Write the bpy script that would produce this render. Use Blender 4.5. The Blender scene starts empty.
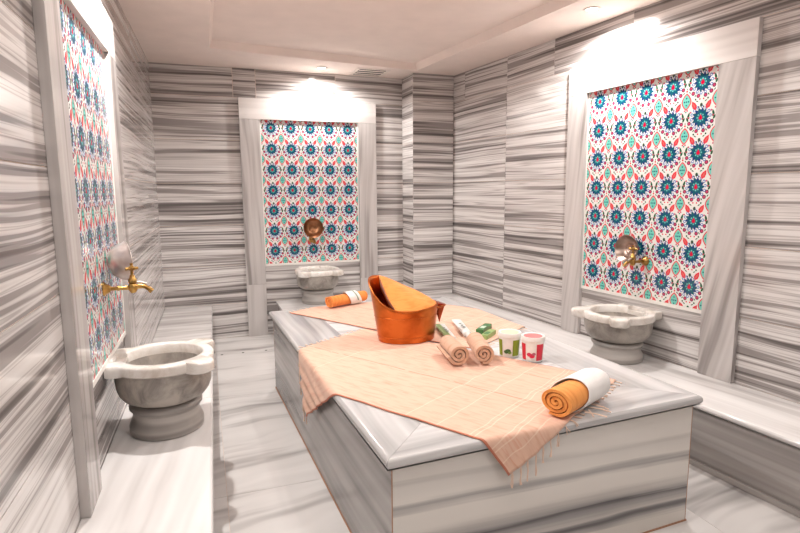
import bpy, bmesh, math, random
from mathutils import Vector, Matrix, noise
rnd = random.Random(7)
PI = math.pi
SC = bpy.context.scene
COL = SC.collection

# ------------------------------------------------------------------ camera
cam_d = bpy.data.cameras.new('camera')
cam = bpy.data.objects.new('camera', cam_d)
COL.objects.link(cam)
cam_d.sensor_width = 36.0
cam_d.lens = 544.8655 / 800 * 36.0
cam_d.clip_start = 0.02
R_ = Vector((0.94089433, -0.33863295, -0.00675155))
U_ = Vector((0.05317579, 0.12800413, 0.99034705))
F_ = Vector((0.33449991, 0.93217095, -0.13844543))
M = Matrix.Identity(4)
for i in range(3):
    M[i][0] = R_[i]; M[i][1] = U_[i]; M[i][2] = -F_[i]
M.translation = Vector((0.3755, -5.3409, 1.3892))
cam.matrix_world = M
SC.camera = cam

# ------------------------------------------------------------------ world, exposure
w = bpy.data.worlds.new('world'); SC.world = w; w.use_nodes = True
w.node_tree.nodes['Background'].inputs[0].default_value = (1.0, 0.96, 0.92, 1)
w.node_tree.nodes['Background'].inputs[1].default_value = 0.15
SC.view_settings.view_transform = 'Standard'
SC.view_settings.look = 'None'
SC.view_settings.gamma = 1
SC.view_settings.use_curve_mapping = False
SC.view_settings.exposure = 0.2

# ------------------------------------------------------------------ room measures
H = 2.5                      # ceiling height
aL, aR = math.radians(0.9304), math.radians(5.9356)
W0 = 2.7316
YN = -6.7                    # wall behind the camera
TL, TR = math.tan(aL), math.tan(aR)
def xl(y): return TL * y
def xr(y): return W0 - TR * y
ZB = 0.33                    # bench height
HP = 0.554                   # platform height

def lamp(name, loc, energy, size, color, angle=None, blend=.8, aim=None):
    if angle:
        d = bpy.data.lights.new(name, 'SPOT'); d.spot_size = math.radians(angle); d.spot_blend = blend
    else:
        d = bpy.data.lights.new(name, 'POINT')
    d.shadow_soft_size = size; d.energy = energy; d.color = color
    o = bpy.data.objects.new(name, d); COL.objects.link(o); o.location = loc
    if aim is not None:
        v = Vector(aim) - Vector(loc)
        o.rotation_euler = v.to_track_quat('-Z', 'Y').to_euler()
    return o
WARM = (1.0, 0.955, 0.915)
# (x, y, energy) of the recessed ceiling spots; the first three wash the tiled niches
SPOTS = [(0.22, -2.66, 105), (1.46, -0.24, 50), (2.72, -2.38, 76),
         (0.62, -4.30, 16), (2.45, -4.45, 20), (1.55, -5.80, 26)]
for i, (x, y, e) in enumerate(SPOTS):
    lamp('spot_light', (x, y, H - 0.03), e, 0.035, WARM, 165, 0.5)
# added fill: broad soft area light under the ceiling, no real fixture
ad = bpy.data.lights.new('fill_light', 'AREA'); ad.shape = 'RECTANGLE'; ad.size = 1.5; ad.size_y = 1.8
ad.energy = 8; ad.color = (1.0, 0.95, 0.90)
ao = bpy.data.objects.new('fill_light', ad); COL.objects.link(ao); ao.location = (1.4, -4.6, 2.47)

# ------------------------------------------------------------------ materials
def new_mat(name):
    m = bpy.data.materials.new(name); m.use_nodes = True
    nt = m.node_tree
    return m, nt, nt.nodes['Principled BSDF']
def simple(name, col, rough=.5, metal=0.0, spec=None, bump=0, bscale=80):
    m, nt, b = new_mat(name)
    b.inputs['Base Color'].default_value = (*col, 1); b.inputs['Roughness'].default_value = rough
    b.inputs['Metallic'].default_value = metal
    tc = nt.nodes.new('ShaderNodeTexCoord'); n = nt.nodes.new('ShaderNodeTexNoise')
    n.inputs['Scale'].default_value = bscale; nt.links.new(tc.outputs['Object'], n.inputs['Vector'])
    mx = nt.nodes.new('ShaderNodeMix'); mx.data_type = 'RGBA'
    mx.inputs[6].default_value = (*[c * .93 for c in col], 1); mx.inputs[7].default_value = (*[min(1, c * 1.06) for c in col], 1)
    nt.links.new(n.outputs['Fac'], mx.inputs[0]); nt.links.new(mx.outputs[2], b.inputs['Base Color'])
    if bump:
        bp = nt.nodes.new('ShaderNodeBump'); bp.inputs['Strength'].default_value = bump; bp.inputs['Distance'].default_value = .004
        nt.links.new(n.outputs['Fac'], bp.inputs['Height']); nt.links.new(bp.outputs[0], b.inputs['Normal'])
    return m
def math_node(nt, op, a, b=None, c=None):
    n = nt.nodes.new('ShaderNodeMath'); n.operation = op
    for i, v in enumerate((a, b, c)):
        if v is None: continue
        if isinstance(v, (int, float)): n.inputs[i].default_value = v
        else: nt.links.new(v, n.inputs[i])
    return n.outputs[0]
def ramp(nt, fac, stops, interp='LINEAR'):
    r = nt.nodes.new('ShaderNodeValToRGB'); nt.links.new(fac, r.inputs[0]); r.color_ramp.interpolation = interp
    el = r.color_ramp.elements
    el[0].position = stops[0][0]; el[0].color = (*stops[0][1], 1)
    el[1].position = stops[-1][0]; el[1].color = (*stops[-1][1], 1)
    for p, c in stops[1:-1]:
        e = el.new(p); e.color = (*c, 1)
    return r.outputs[0]
def marble(name, su, sv, warp, stops, rough=.12, fine=.25, wscale=(.8, 2.2)):
    """striped marble: bands run along U of the slab's own UV (in metres)"""
    m, nt, b = new_mat(name); L = nt.links
    uv = nt.nodes.new('ShaderNodeUVMap'); uv.uv_map = 'UVMap'
    sp = nt.nodes.new('ShaderNodeSeparateXYZ'); L.new(uv.outputs[0], sp.inputs[0])
    mp = nt.nodes.new('ShaderNodeMapping'); mp.inputs['Scale'].default_value = (*wscale, 1); L.new(uv.outputs[0], mp.inputs[0])
    nw = nt.nodes.new('ShaderNodeTexNoise'); nw.inputs['Scale'].default_value = 1; nw.inputs['Detail'].default_value = 2
    L.new(mp.outputs[0], nw.inputs['Vector'])
    dv = math_node(nt, 'MULTIPLY', math_node(nt, 'SUBTRACT', nw.outputs['Fac'], .5), warp)
    v2 = math_node(nt, 'ADD', sp.outputs[1], dv)
    def band(fu, fv, det, ro):
        c = nt.nodes.new('ShaderNodeCombineXYZ')
        L.new(math_node(nt, 'MULTIPLY', sp.outputs[0], fu), c.inputs[0]); L.new(math_node(nt, 'MULTIPLY', v2, fv), c.inputs[1])
        n = nt.nodes.new('ShaderNodeTexNoise'); n.inputs['Scale'].default_value = 1
        n.inputs['Detail'].default_value = det; n.inputs['Roughness'].default_value = ro
        L.new(c.outputs[0], n.inputs['Vector']); return n.outputs['Fac']
    n1 = band(su, sv, 2.2, .55); n2 = band(su * 1.6, sv * 3.6, 1, .5)
    val = math_node(nt, 'ADD', math_node(nt, 'MULTIPLY', n1, 1 - fine), math_node(nt, 'MULTIPLY', n2, fine))
    at = nt.nodes.new('ShaderNodeAttribute'); at.attribute_name = 'tone'
    val = math_node(nt, 'ADD', val, at.outputs['Fac'])
    L.new(ramp(nt, val, stops), b.inputs['Base Color'])
    b.inputs['Roughness'].default_value = rough
    b.inputs['Specular IOR Level'].default_value = .45
    return m
LT, MD, DK = (.74, .695, .675), (.40, .36, .35), (.13, .115, .112)
m_wall = marble('striped_marble', .33, 16, .05, [(.33, (.12, .107, .103)), (.395, (.17, .152, .146)), (.42, (.33, .30, .29)), (.465, (.32, .29, .28)), (.485, (.56, .525, .51)), (.525, (.74, .705, .687)), (.55, (.45, .415, .402)), (.575, (.70, .667, .65)), (.70, (.84, .815, .797))], fine=.30)
m_post = marble('veined_post_marble', .7, 9, .10, [(.34, (.30, .272, .262)), (.42, (.42, .388, .375)), (.47, (.52, .485, .47)), (.62, (.62, .585, .57))], fine=.35)
m_head = marble('pale_header_marble', .6, 8, .05, [(.30, (.60, .56, .54)), (.5, (.74, .70, .68)), (.7, (.80, .77, .75))])
m_bench = marble('bench_marble', .8, 7, .10, [(.30, (.40, .378, .37)), (.42, (.58, .555, .545)), (.52, (.72, .70, .69)), (.7, (.84, .825, .815))])
m_slab = marble('platform_slab_marble', .7, 11, .10, [(.30, (.33, .325, .33)), (.43, (.48, .472, .472)), (.55, (.60, .592, .59)), (.7, (.74, .73, .725))])
m_infill = marble('platform_infill_marble', .5, 14, .05, [(.38, (.36, .355, .36)), (.45, (.60, .59, .59)), (.52, (.78, .77, .765)), (.7, (.85, .84, .835))])
m_front = marble('broad_banded_marble', .25, 5.5, .05, [(.33, (.16, .155, .16)), (.40, (.36, .35, .35)), (.47, (.62, .60, .57)), (.56, (.78, .755, .72)), (.72, (.84, .815, .78))], fine=.22)
def banded(name):
    m, nt, b = new_mat(name); L = nt.links
    uv = nt.nodes.new('ShaderNodeUVMap'); uv.uv_map = 'UVMap'
    sp = nt.nodes.new('ShaderNodeSeparateXYZ'); L.new(uv.outputs[0], sp.inputs[0])
    mp = nt.nodes.new('ShaderNodeMapping'); mp.inputs['Scale'].default_value = (1.3, 5, 1); L.new(uv.outputs[0], mp.inputs[0])
    nw = nt.nodes.new('ShaderNodeTexNoise'); nw.inputs['Scale'].default_value = 1; nw.inputs['Detail'].default_value = 3; L.new(mp.outputs[0], nw.inputs['Vector'])
    mp2 = nt.nodes.new('ShaderNodeMapping'); mp2.inputs['Scale'].default_value = (.8, 45, 1); L.new(uv.outputs[0], mp2.inputs[0])
    n2 = nt.nodes.new('ShaderNodeTexNoise'); n2.inputs['Scale'].default_value = 1; n2.inputs['Detail'].default_value = 2; L.new(mp2.outputs[0], n2.inputs['Vector'])
    v = math_node(nt, 'ADD', sp.outputs[1], math_node(nt, 'MULTIPLY', math_node(nt, 'SUBTRACT', nw.outputs['Fac'], .5), .05))
    v = math_node(nt, 'ADD', v, math_node(nt, 'MULTIPLY', math_node(nt, 'SUBTRACT', n2.outputs['Fac'], .5), .035))
    W_, G1, G2, D_ = (.80, .765, .72), (.62, .59, .56), (.40, .385, .38), (.13, .125, .13)
    st = [(0, W_), (.125, (.74, .70, .65)), (.142, G2), (.158, D_), (.170, (.30, .29, .29)), (.180, G1), (.20, G2), (.215, (.32, .31, .31)), (.226, D_), (.236, G2),
          (.262, G1), (.29, W_), (.345, W_), (.365, G2), (.376, (.46, .44, .43)), (.392, W_), (.44, (.72, .69, .655)), (.455, G1), (.47, (.78, .745, .705)), (.60, W_)]
    L.new(ramp(nt, v, st), b.inputs['Base Color']); b.inputs['Roughness'].default_value = .12
    return m
m_front = banded('broad_banded_marble')
m_side = marble('grey_side_marble', .5, 7, .08, [(.34, (.15, .14, .137)), (.42, (.28, .262, .255)), (.5, (.40, .378, .365)), (.62, (.50, .475, .46))], rough=.2)
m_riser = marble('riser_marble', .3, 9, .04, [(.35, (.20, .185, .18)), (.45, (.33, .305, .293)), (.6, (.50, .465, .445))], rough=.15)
m_floor = marble('floor_marble', .9, 5.5, .28, [(.30, (.30, .285, .28)), (.40, (.56, .54, .53)), (.49, (.76, .74, .725)), (.7, (.86, .84, .825))], rough=.14, wscale=(1.4, 1.6))
m_grout = simple('cream_grout', (.74, .62, .54), .8)
m_rust = simple('rusty_grout', (.42, .22, .13), .8)
m_groutw = simple('white_grout', (.85, .82, .78), .7)
m_ceil = simple('ceiling_paint', (.86, .75, .69), .9, bscale=6)

def cloudy(name, c1, c2, scale=7, rough=.3):
    m, nt, b = new_mat(name)
    tc = nt.nodes.new('ShaderNodeTexCoord'); n = nt.nodes.new('ShaderNodeTexNoise')
    n.inputs['Scale'].default_value = scale; n.inputs['Detail'].default_value = 7; n.inputs['Roughness'].default_value = .65
    n.inputs['Distortion'].default_value = .6
    nt.links.new(tc.outputs['Object'], n.inputs['Vector'])
    nt.links.new(ramp(nt, n.outputs['Fac'], [(.30, c2), (.58, c1)]), b.inputs['Base Color'])
    b.inputs['Roughness'].default_value = rough
    return m
m_basin = cloudy('basin_marble', (.46, .415, .37), (.20, .18, .165), 9, .35)
m_rim = cloudy('polished_rim_marble', (.88, .85, .81), (.60, .53, .46), 8, .2)
m_foot = marble('basin_foot_marble', .6, 12, .05, [(.36, (.20, .185, .175)), (.46, (.34, .315, .295)), (.56, (.50, .465, .435))], rough=.3)

def metal(name, c, rough, c2=None):
    m, nt, b = new_mat(name)
    tc = nt.nodes.new('ShaderNodeTexCoord'); n = nt.nodes.new('ShaderNodeTexNoise')
    n.inputs['Scale'].default_value = 14; n.inputs['Detail'].default_value = 4
    nt.links.new(tc.outputs['Object'], n.inputs['Vector'])
    c2 = c2 or tuple(x * .7 for x in c)
    nt.links.new(ramp(nt, n.outputs['Fac'], [(.35, c2), (.6, c)]), b.inputs['Base Color'])
    b.inputs['Metallic'].default_value = 1; b.inputs['Roughness'].default_value = rough
    return m
m_brass = metal('old_brass', (.62, .38, .12), .28, (.30, .16, .05))
m_copper = metal('orange_copper', (.60, .17, .04), .30, (.48, .12, .025))
m_copperd = metal('dark_red_copper', (.62, .10, .03), .3, (.42, .06, .02))
m_bowlcu = metal('brown_copper', (.40, .20, .105), .38, (.22, .105, .05))
m_tin = metal('tinned_metal', (.80, .76, .72), .46, (.58, .50, .46))
m_tind = metal('worn_tinned_copper', (.50, .40, .35), .34, (.34, .25, .21))
m_steel = metal('steel', (.6, .6, .6), .3)
m_black = simple('dark_void', (.03, .028, .026), .8)
m_white = simple('white_plastic', (.86, .85, .82), .35)
m_ventw = simple('white_vent_paint', (.78, .70, .64), .5)

def vcol_mat(name, rough=.2, attr='Col'):
    m, nt, b = new_mat(name)
    at = nt.nodes.new('ShaderNodeAttribute'); at.attribute_name = attr
    nt.links.new(at.outputs['Color'], b.inputs['Base Color']); b.inputs['Roughness'].default_value = rough
    return m
m_tile = vcol_mat('glazed_tile', .16)

def cloth(name, base, base2, rough=.9, weave=450, lines=False):
    m, nt, b = new_mat(name); L = nt.links
    uv = nt.nodes.new('ShaderNodeUVMap'); uv.uv_map = 'UVMap'
    sp = nt.nodes.new('ShaderNodeSeparateXYZ'); L.new(uv.outputs[0], sp.inputs[0])
    mp = nt.nodes.new('ShaderNodeMapping'); mp.inputs['Scale'].default_value = (14, 60, 1) if not lines else (62, 9, 1)
    L.new(uv.outputs[0], mp.inputs[0])
    n = nt.nodes.new('ShaderNodeTexNoise'); n.inputs['Scale'].default_value = 1; n.inputs['Detail'].default_value = 3
    L.new(mp.outputs[0], n.inputs['Vector'])
    col = ramp(nt, n.outputs['Fac'], [(.34, base2), (.52, base)])
    if lines:                                   # U = across the towel, V = along it
        def mixc(fac, c, a):
            mx = nt.nodes.new('ShaderNodeMix'); mx.data_type = 'RGBA'; L.new(fac, mx.inputs[0]); L.new(a, mx.inputs[6]); mx.inputs[7].default_value = (*c, 1)
            return mx.outputs[2]
        def near(o, val, half):
            d = math_node(nt, 'ABSOLUTE', math_node(nt, 'SUBTRACT', o, val))
            return math_node(nt, 'LESS_THAN', d, half)
        # dashed slub threads along the towel
        ln = math_node(nt, 'MAXIMUM', near(sp.outputs[0], .415, .0045), near(sp.outputs[0], .70, .003))
        mp2 = nt.nodes.new('ShaderNodeMapping'); mp2.inputs['Scale'].default_value = (5, 14, 1); L.new(uv.outputs[0], mp2.inputs[0])
        n2 = nt.nodes.new('ShaderNodeTexNoise'); n2.inputs['Scale'].default_value = 1; L.new(mp2.outputs[0], n2.inputs['Vector'])
        dash = math_node(nt, 'GREATER_THAN', n2.outputs['Fac'], .42)
        col = mixc(math_node(nt, 'MULTIPLY', math_node(nt, 'MULTIPLY', ln, dash), .65), (.62, .25, .17), col)
        # short rosy weft slubs
        mp3 = nt.nodes.new('ShaderNodeMapping'); mp3.inputs['Scale'].default_value = (75, 9, 1); L.new(uv.outputs[0], mp3.inputs[0])
        n3 = nt.nodes.new('ShaderNodeTexNoise'); n3.inputs['Scale'].default_value = 1; n3.inputs['Detail'].default_value = 1; L.new(mp3.outputs[0], n3.inputs['Vector'])
        col = mixc(math_node(nt, 'MULTIPLY', math_node(nt, 'GREATER_THAN', n3.outputs['Fac'], .64), .35), (.72, .32, .22), col)
        # cream stripes across, near the hems
        for val in (.30, .98, 1.12, 1.255, 1.275, 1.35, 1.37, 1.42):
            col = mixc(math_node(nt, 'MULTIPLY', near(sp.outputs[1], val, .0024), .6), (.92, .72, .58), col)
        for val in (.004, .872):
            col = mixc(near(sp.outputs[0], val, .005), (.60, .22, .14), col)
    L.new(col, b.inputs['Base Color'])
    b.inputs['Roughness'].default_value = rough; b.inputs['Specular IOR Level'].default_value = .1
    b.inputs['Sheen Weight'].default_value = .15
    wv = nt.nodes.new('ShaderNodeTexNoise'); wv.inputs['Scale'].default_value = weave; L.new(uv.outputs[0], wv.inputs['Vector'])
    bp = nt.nodes.new('ShaderNodeBump'); bp.inputs['Strength'].default_value = .3; bp.inputs['Distance'].default_value = .002
    L.new(wv.outputs['Fac'], bp.inputs['Height']); L.new(bp.outputs[0], b.inputs['Normal'])
    return m
m_peach = cloth('peach_towel_cotton', (.80, .525, .40), (.73, .44, .32), lines=True)
m_pink = cloth('rose_beige_cotton', (.66, .42, .30), (.56, .33, .22))
m_orange = cloth('orange_cotton', (.90, .37, .10), (.80, .29, .07))
m_orange2 = cloth('bright_orange_cotton', (.88, .31, .08), (.76, .24, .055))
m_wcloth = cloth('white_cotton', (.88, .86, .84), (.82, .80, .78))
m_fringe = simple('cream_fringe', (.82, .62, .50), .9)

# ------------------------------------------------------------------ mesh helpers
def finish(bm, name, mats, parent=None, smooth=None, bevel=0, subsurf=0):
    bmesh.ops.recalc_face_normals(bm, faces=bm.faces)
    me = bpy.data.meshes.new(name); bm.to_mesh(me); bm.free()
    if not isinstance(mats, (list, tuple)): mats = [mats]
    for m in mats: me.materials.append(m)
    if smooth:
        me.polygons.foreach_set('use_smooth', [True] * len(me.polygons))
        me.set_sharp_from_angle(angle=math.radians(smooth))
    o = bpy.data.objects.new(name, me); COL.objects.link(o)
    if parent: o.parent = parent
    if bevel:
        md = o.modifiers.new('bevel', 'BEVEL'); md.width = bevel; md.segments = 2; md.limit_method = 'ANGLE'; md.angle_limit = math.radians(40)
    if subsurf:
        md = o.modifiers.new('sub', 'SUBSURF'); md.levels = subsurf; md.render_levels = subsurf
    return o
def thing(name, label, cat, loc=(0, 0, 0), rz=0, group=None):
    o = bpy.data.objects.new(name, None); COL.objects.link(o)
    o.empty_display_size = .05
    o.location = loc; o.rotation_euler = (0, 0, rz); o['label'] = label; o['category'] = cat
    if group: o['group'] = group
    return o
def tag(o, label, cat, group=None):
    o['label'] = label; o['category'] = cat
    if group: o['group'] = group
    return o
def struct(o): o['kind'] = 'structure'; return o
def newbm():
    bm = bmesh.new(); bm.loops.layers.uv.new('UVMap'); bm.faces.layers.float.new('tone'); return bm
def uvproj(bm, faces, d=(1, 0, 0), tone=0.0, tilt=0.0, off=None):
    """planar UVs in metres; d is the direction the bands run"""
    uvl = bm.loops.layers.uv['UVMap']; tl = bm.faces.layers.float['tone']
    d = Vector(d); ox, oy = off or (rnd.uniform(0, 50), rnd.uniform(0, 50))
    ct, st = math.cos(tilt), math.sin(tilt)
    for f in faces:
        f.normal_update(); n = f.normal
        dd = d - n * d.dot(n)
        if dd.length < .2:
            e = Vector((0, 0, 1)) if abs(n.z) < .7 else Vector((0, 1, 0))
            dd = n.cross(e)
        dd.normalize(); v = n.cross(dd)
        if abs(v.z) > .5 and v.z < 0: v = -v
        for l in f.loops:
            a, b = l.vert.co.dot(dd), l.vert.co.dot(v)
            l[uvl].uv = (a * ct - b * st + ox, a * st + b * ct + oy)
        f[tl] = tone
def hexa(bm, pts, mi=0, **k):
    """8 points: bottom ring 4, top ring 4"""
    vs = [bm.verts.new(p) for p in pts]
    fs = [bm.faces.new([vs[i] for i in q]) for q in ((3, 2, 1, 0), (4, 5, 6, 7), (0, 1, 5, 4), (1, 2, 6, 5), (2, 3, 7, 6), (3, 0, 4, 7))]
    for f in fs: f.material_index = mi
    uvproj(bm, fs, **k); return fs
def box(bm, x0, x1, y0, y1, z0, z1, mi=0, **k):
    return hexa(bm, [(x0, y0, z0), (x1, y0, z0), (x1, y1, z0), (x0, y1, z0), (x0, y0, z1), (x1, y0, z1), (x1, y1, z1), (x0, y1, z1)], mi, **k)
def prism(bm, poly, z0, z1, mi=0, **k):
    n = len(poly)
    lo = [bm.verts.new((x, y, z0)) for x, y in poly]; hi = [bm.verts.new((x, y, z1)) for x, y in poly]
    fs = [bm.faces.new(lo[::-1]), bm.faces.new(hi)]
    for i in range(n):
        j = (i + 1) % n; fs.append(bm.faces.new([lo[i], lo[j], hi[j], hi[i]]))
    for f in fs: f.material_index = mi
    uvproj(bm, fs, **k); return fs
def lathe(bm, prof, seg=48, mi=0, close=False, tone=0, sx=1, sy=1):
    """prof: list of (r, z)"""
    rings = []
    uvl = bm.loops.layers.uv['UVMap']; tl = bm.faces.layers.float['tone']
    for r, z in prof:
        if r < 1e-5: rings.append([bm.verts.new((0, 0, z))])
        else: rings.append([bm.verts.new((sx * r * math.cos(2 * PI * i / seg), sy * r * math.sin(2 * PI * i / seg), z)) for i in range(seg)])
    pairs = list(zip(range(len(rings) - 1), range(1, len(rings))))
    if close: pairs.append((len(rings) - 1, 0))
    for a, b in pairs:
        A, B = rings[a], rings[b]
        for i in range(seg):
            j = (i + 1) % seg
            if len(A) == 1 and len(B) == 1: continue
            if len(A) == 1: f = bm.faces.new([A[0], B[j], B[i]])
            elif len(B) == 1: f = bm.faces.new([A[i], A[j], B[0]])
            else: f = bm.faces.new([A[i], A[j], B[j], B[i]])
            f.material_index = mi; f[tl] = tone
            for l in f.loops:
                c = l.vert.co; l[uvl].uv = (math.atan2(c.y, c.x) * .16, c.z + math.hypot(c.x, c.y) * .5)
    return rings
def tube(bm, pts, rad, seg=10, mi=0):
    """capped tube along points; rad number or list"""
    pts = [Vector(p) for p in pts]
    rs = rad if isinstance(rad, (list, tuple)) else [rad] * len(pts)
    rings = []; prev = None
    for i, p in enumerate(pts):
        t = (pts[min(i + 1, len(pts) - 1)] - pts[max(i - 1, 0)]).normalized()
        if prev is None:
            a = Vector((0, 0, 1)) if abs(t.z) < .9 else Vector((1, 0, 0))
            u = t.cross(a).normalized()
        else:
            u = (prev - t * prev.dot(t)).normalized()
        prev = u; v = t.cross(u)
        rings.append([bm.verts.new(p + (u * math.cos(2 * PI * k / seg) + v * math.sin(2 * PI * k / seg)) * rs[i]) for k in range(seg)])
    fs = []
    for A, B in zip(rings, rings[1:]):
        for k in range(seg):
            j = (k + 1) % seg; fs.append(bm.faces.new([A[k], A[j], B[j], B[k]]))
    fs.append(bm.faces.new(rings[0][::-1])); fs.append(bm.faces.new(rings[-1]))
    for f in fs: f.material_index = mi
    return fs

# ------------------------------------------------------------------ walls of marble slabs
ROWS = [0.0, .33, .70, 1.08, 1.465, 1.855, 2.24, 2.5]
def slab_wall(name, org, ud, nrm, length, joints, tones=None, thick=.12, z0=0):
    """org: start point on the wall face at floor, ud: horizontal direction, nrm: into the room.
    joints(row) -> sorted inner joint positions along the wall"""
    org, ud, nrm = Vector(org), Vector(ud).normalized(), Vector(nrm).normalized()
    bm = newbm(); g = .0021
    def P(u, z, d): return org + ud * u + nrm * d + Vector((0, 0, z))
    def blk(u0, u1, za, zb, d0, d1, mi, **k):
        hexa(bm, [P(u0, za, d0), P(u1, za, d0), P(u1, za, d1), P(u0, za, d1), P(u0, zb, d0), P(u1, zb, d0), P(u1, zb, d1), P(u0, zb, d1)], mi, **k)
    blk(0, length, z0, H, -thick, -.004, 1)
    for r in range(len(ROWS) - 1):
        za, zb = ROWS[r], ROWS[r + 1]
        if zb <= z0: continue
        za = max(za, z0)
        js = [0] + list(joints(r)) + [length]
        for k in range(len(js) - 1):
            t = (tones or {}).get((r, k), rnd.uniform(-.03, .02))
            blk(js[k] + g, js[k + 1] - g, za + g, zb - g, -.0042, 0, 0, d=ud, tone=t, tilt=rnd.uniform(-.012, .012))
    return struct(finish(bm, name, [m_wall, m_grout]))
LL = abs(YN)
# back wall
slab_wall('wall_back', (-.1, 0, 0), (1, 0, 0), (0, -1, 0), 3.0 + .1,
          lambda r: {6: [.787, .99, 1.74, 2.43], 5: [.84, 2.14]}.get(r, [.84, 2.14]))
# left wall
slab_wall('wall_left', (0, 0, 0), (-TL, -1, 0), (1, -TL, 0), LL,
          lambda r: {6: [1.2, 2.2, 3.4, 4.6, 5.8]}.get(r, [2.2, 3.36, 4.6, 5.8]),
          tones={(1, 2): .10, (1, 3): .08})
# right wall
slab_wall('wall_right', (W0, 0, 0), (TR, -1, 0), (-1, -TR, 0), LL,
          lambda r: {6: [.5, 1.16, 1.74, 2.46, 3.5, 4.6]}.get(r, [1.16, 1.99, 3.2, 4.4, 5.6]),
          tones={(5, 1): .085, (5, 3): .02})
# wall behind the camera
slab_wall('wall_front', (-.3, YN, 0), (1, 0, 0), (0, 1, 0), 4.0, lambda r: [1, 2, 3])
# pilaster in the far right corner
PX, PD = 2.3264, .3013
bm = newbm()
box(bm, PX + .004, 2.755, -PD + .004, 0.02, ZB + .001, H, 1)
for r in range(1, 7):
    za, zb = ROWS[r] + .0015, ROWS[r + 1] - .0015
    hexa(bm, [(PX + .002, -PD, za), (2.757, -PD, za), (2.757, -PD + .006, za), (PX + .002, -PD + .006, za),
              (PX + .002, -PD, zb), (2.757, -PD, zb), (2.757, -PD + .006, zb), (PX + .002, -PD + .006, zb)], 0, d=(1, 0, 0), tone=rnd.uniform(-.03, 0))
    hexa(bm, [(PX, -PD + .002, za), (PX + .006, -PD + .002, za), (PX + .006, -.001, za), (PX, -.001, za),
              (PX, -PD + .002, zb), (PX + .006, -PD + .002, zb), (PX + .006, -.001, zb), (PX, -.001, zb)], 0, d=(0, 1, 0), tone=rnd.uniform(0, .03))
struct(finish(bm, 'wall_pilaster', [m_wall, m_grout]))

# floor
bm = newbm()
box(bm, -.35, 3.7, YN - .1, .1, -.1, -.003, 1)
yj = [.0, -.555, -1.60, -2.87, -4.1, -5.4, YN]
for a, b in zip(yj, yj[1:]):
    for xa, xb in ((-.3, .41), (.41, 1.02), (1.02, 1.63), (1.63, 2.3), (2.3, 3.65)):
        if xa == .41: tl = rnd.uniform(-.01, .02)
        else: tl = rnd.uniform(-.03, .01)
        box(bm, xa + .001, xb - .001, b + .001, a - .001, -.0032, 0, 0, d=(1, .12, 0), tone=tl, tilt=rnd.uniform(-.06, .12))
fl = struct(finish(bm, 'floor', [m_floor, m_grout]))
for x in (.462, .637, .833):
    bm = newbm(); lathe(bm, [(0, .001), (.009, .001), (.011, 0.0), (.011, -.002), (0, -.002)], 16)
    finish(bm, 'drain_hole', m_black, fl).location = (x, -.555, .0005)

# ceiling with a shallow tray
bm = newbm()
tray = [(.486, -.651), (2.33, -.39), (2.95, -6.3), (.46, -6.3)]
outer = [(-.25, .12), (3.0, .12), (3.7, YN - .12), (-.35, YN - .12)]
TH = .06
to, ti = [bm.verts.new((x, y, H)) for x, y in outer], [bm.verts.new((x, y, H)) for x, y in tray]
ins = [(.10, -.10), (-.10, -.10), (-.10, .10), (.10, .10)]
tu = [bm.verts.new((x + a * .25, y + b * .25, H + TH)) for (x, y), (a, b) in zip(tray, ins)]
tp = [bm.verts.new((x, y, H + .25)) for x, y in outer]
for i in range(4):
    j = (i + 1) % 4
    bm.faces.new([to[i], to[j], ti[j], ti[i]]); bm.faces.new([ti[i], ti[j], tu[j], tu[i]]); bm.faces.new([to[i], to[j], tp[j], tp[i]])
bm.faces.new(tu); bm.faces.new(tp)
struct(finish(bm, 'ceiling', m_ceil))

# ------------------------------------------------------------------ niche frames and tile panels
TEAL, BLUE, PALE, CORAL, PINK, GREEN, PURP, CREAM, RED, LAV = ((.07, .36, .43), (.12, .25, .46), (.45, .80, .74), (.87, .22, .29), (.86, .06, .24),
    (.14, .36, .24), (.34, .14, .26), (.90, .90, .885), (.80, .10, .13), (.42, .55, .76))
def clip(poly, x0, x1, y0, y1):
    for ax, lim, sg in ((0, x0, 1), (0, x1, -1), (1, y0, 1), (1, y1, -1)):
        out = []
        for i in range(len(poly)):
            a, b = poly[i - 1], poly[i]
            ia, ib = (a[ax] - lim) * sg >= 0, (b[ax] - lim) * sg >= 0
            if ia != ib:
                t = (lim - a[ax]) / (b[ax] - a[ax]); out.append((a[0] + t * (b[0] - a[0]), a[1] + t * (b[1] - a[1])))
            if ib: out.append(b)
        poly = out
        if len(poly) < 3: return None
    return poly
def circle(cx, cy, r, n=12, ry=None): return [(cx + r * math.cos(2 * PI * i / n), cy + (ry or r) * math.sin(2 * PI * i / n)) for i in range(n)]
def leaf(cx, cy, l, w_, ang):
    c, s = math.cos(ang), math.sin(ang)
    p = [(-l / 2, 0), (-l * .2, -w_ / 2), (l * .15, -w_ * .42), (l / 2, 0), (l * .15, w_ * .42), (-l * .2, w_ / 2)]
    return [(cx + a * c - b * s, cy + a * s + b * c) for a, b in p]
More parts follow.
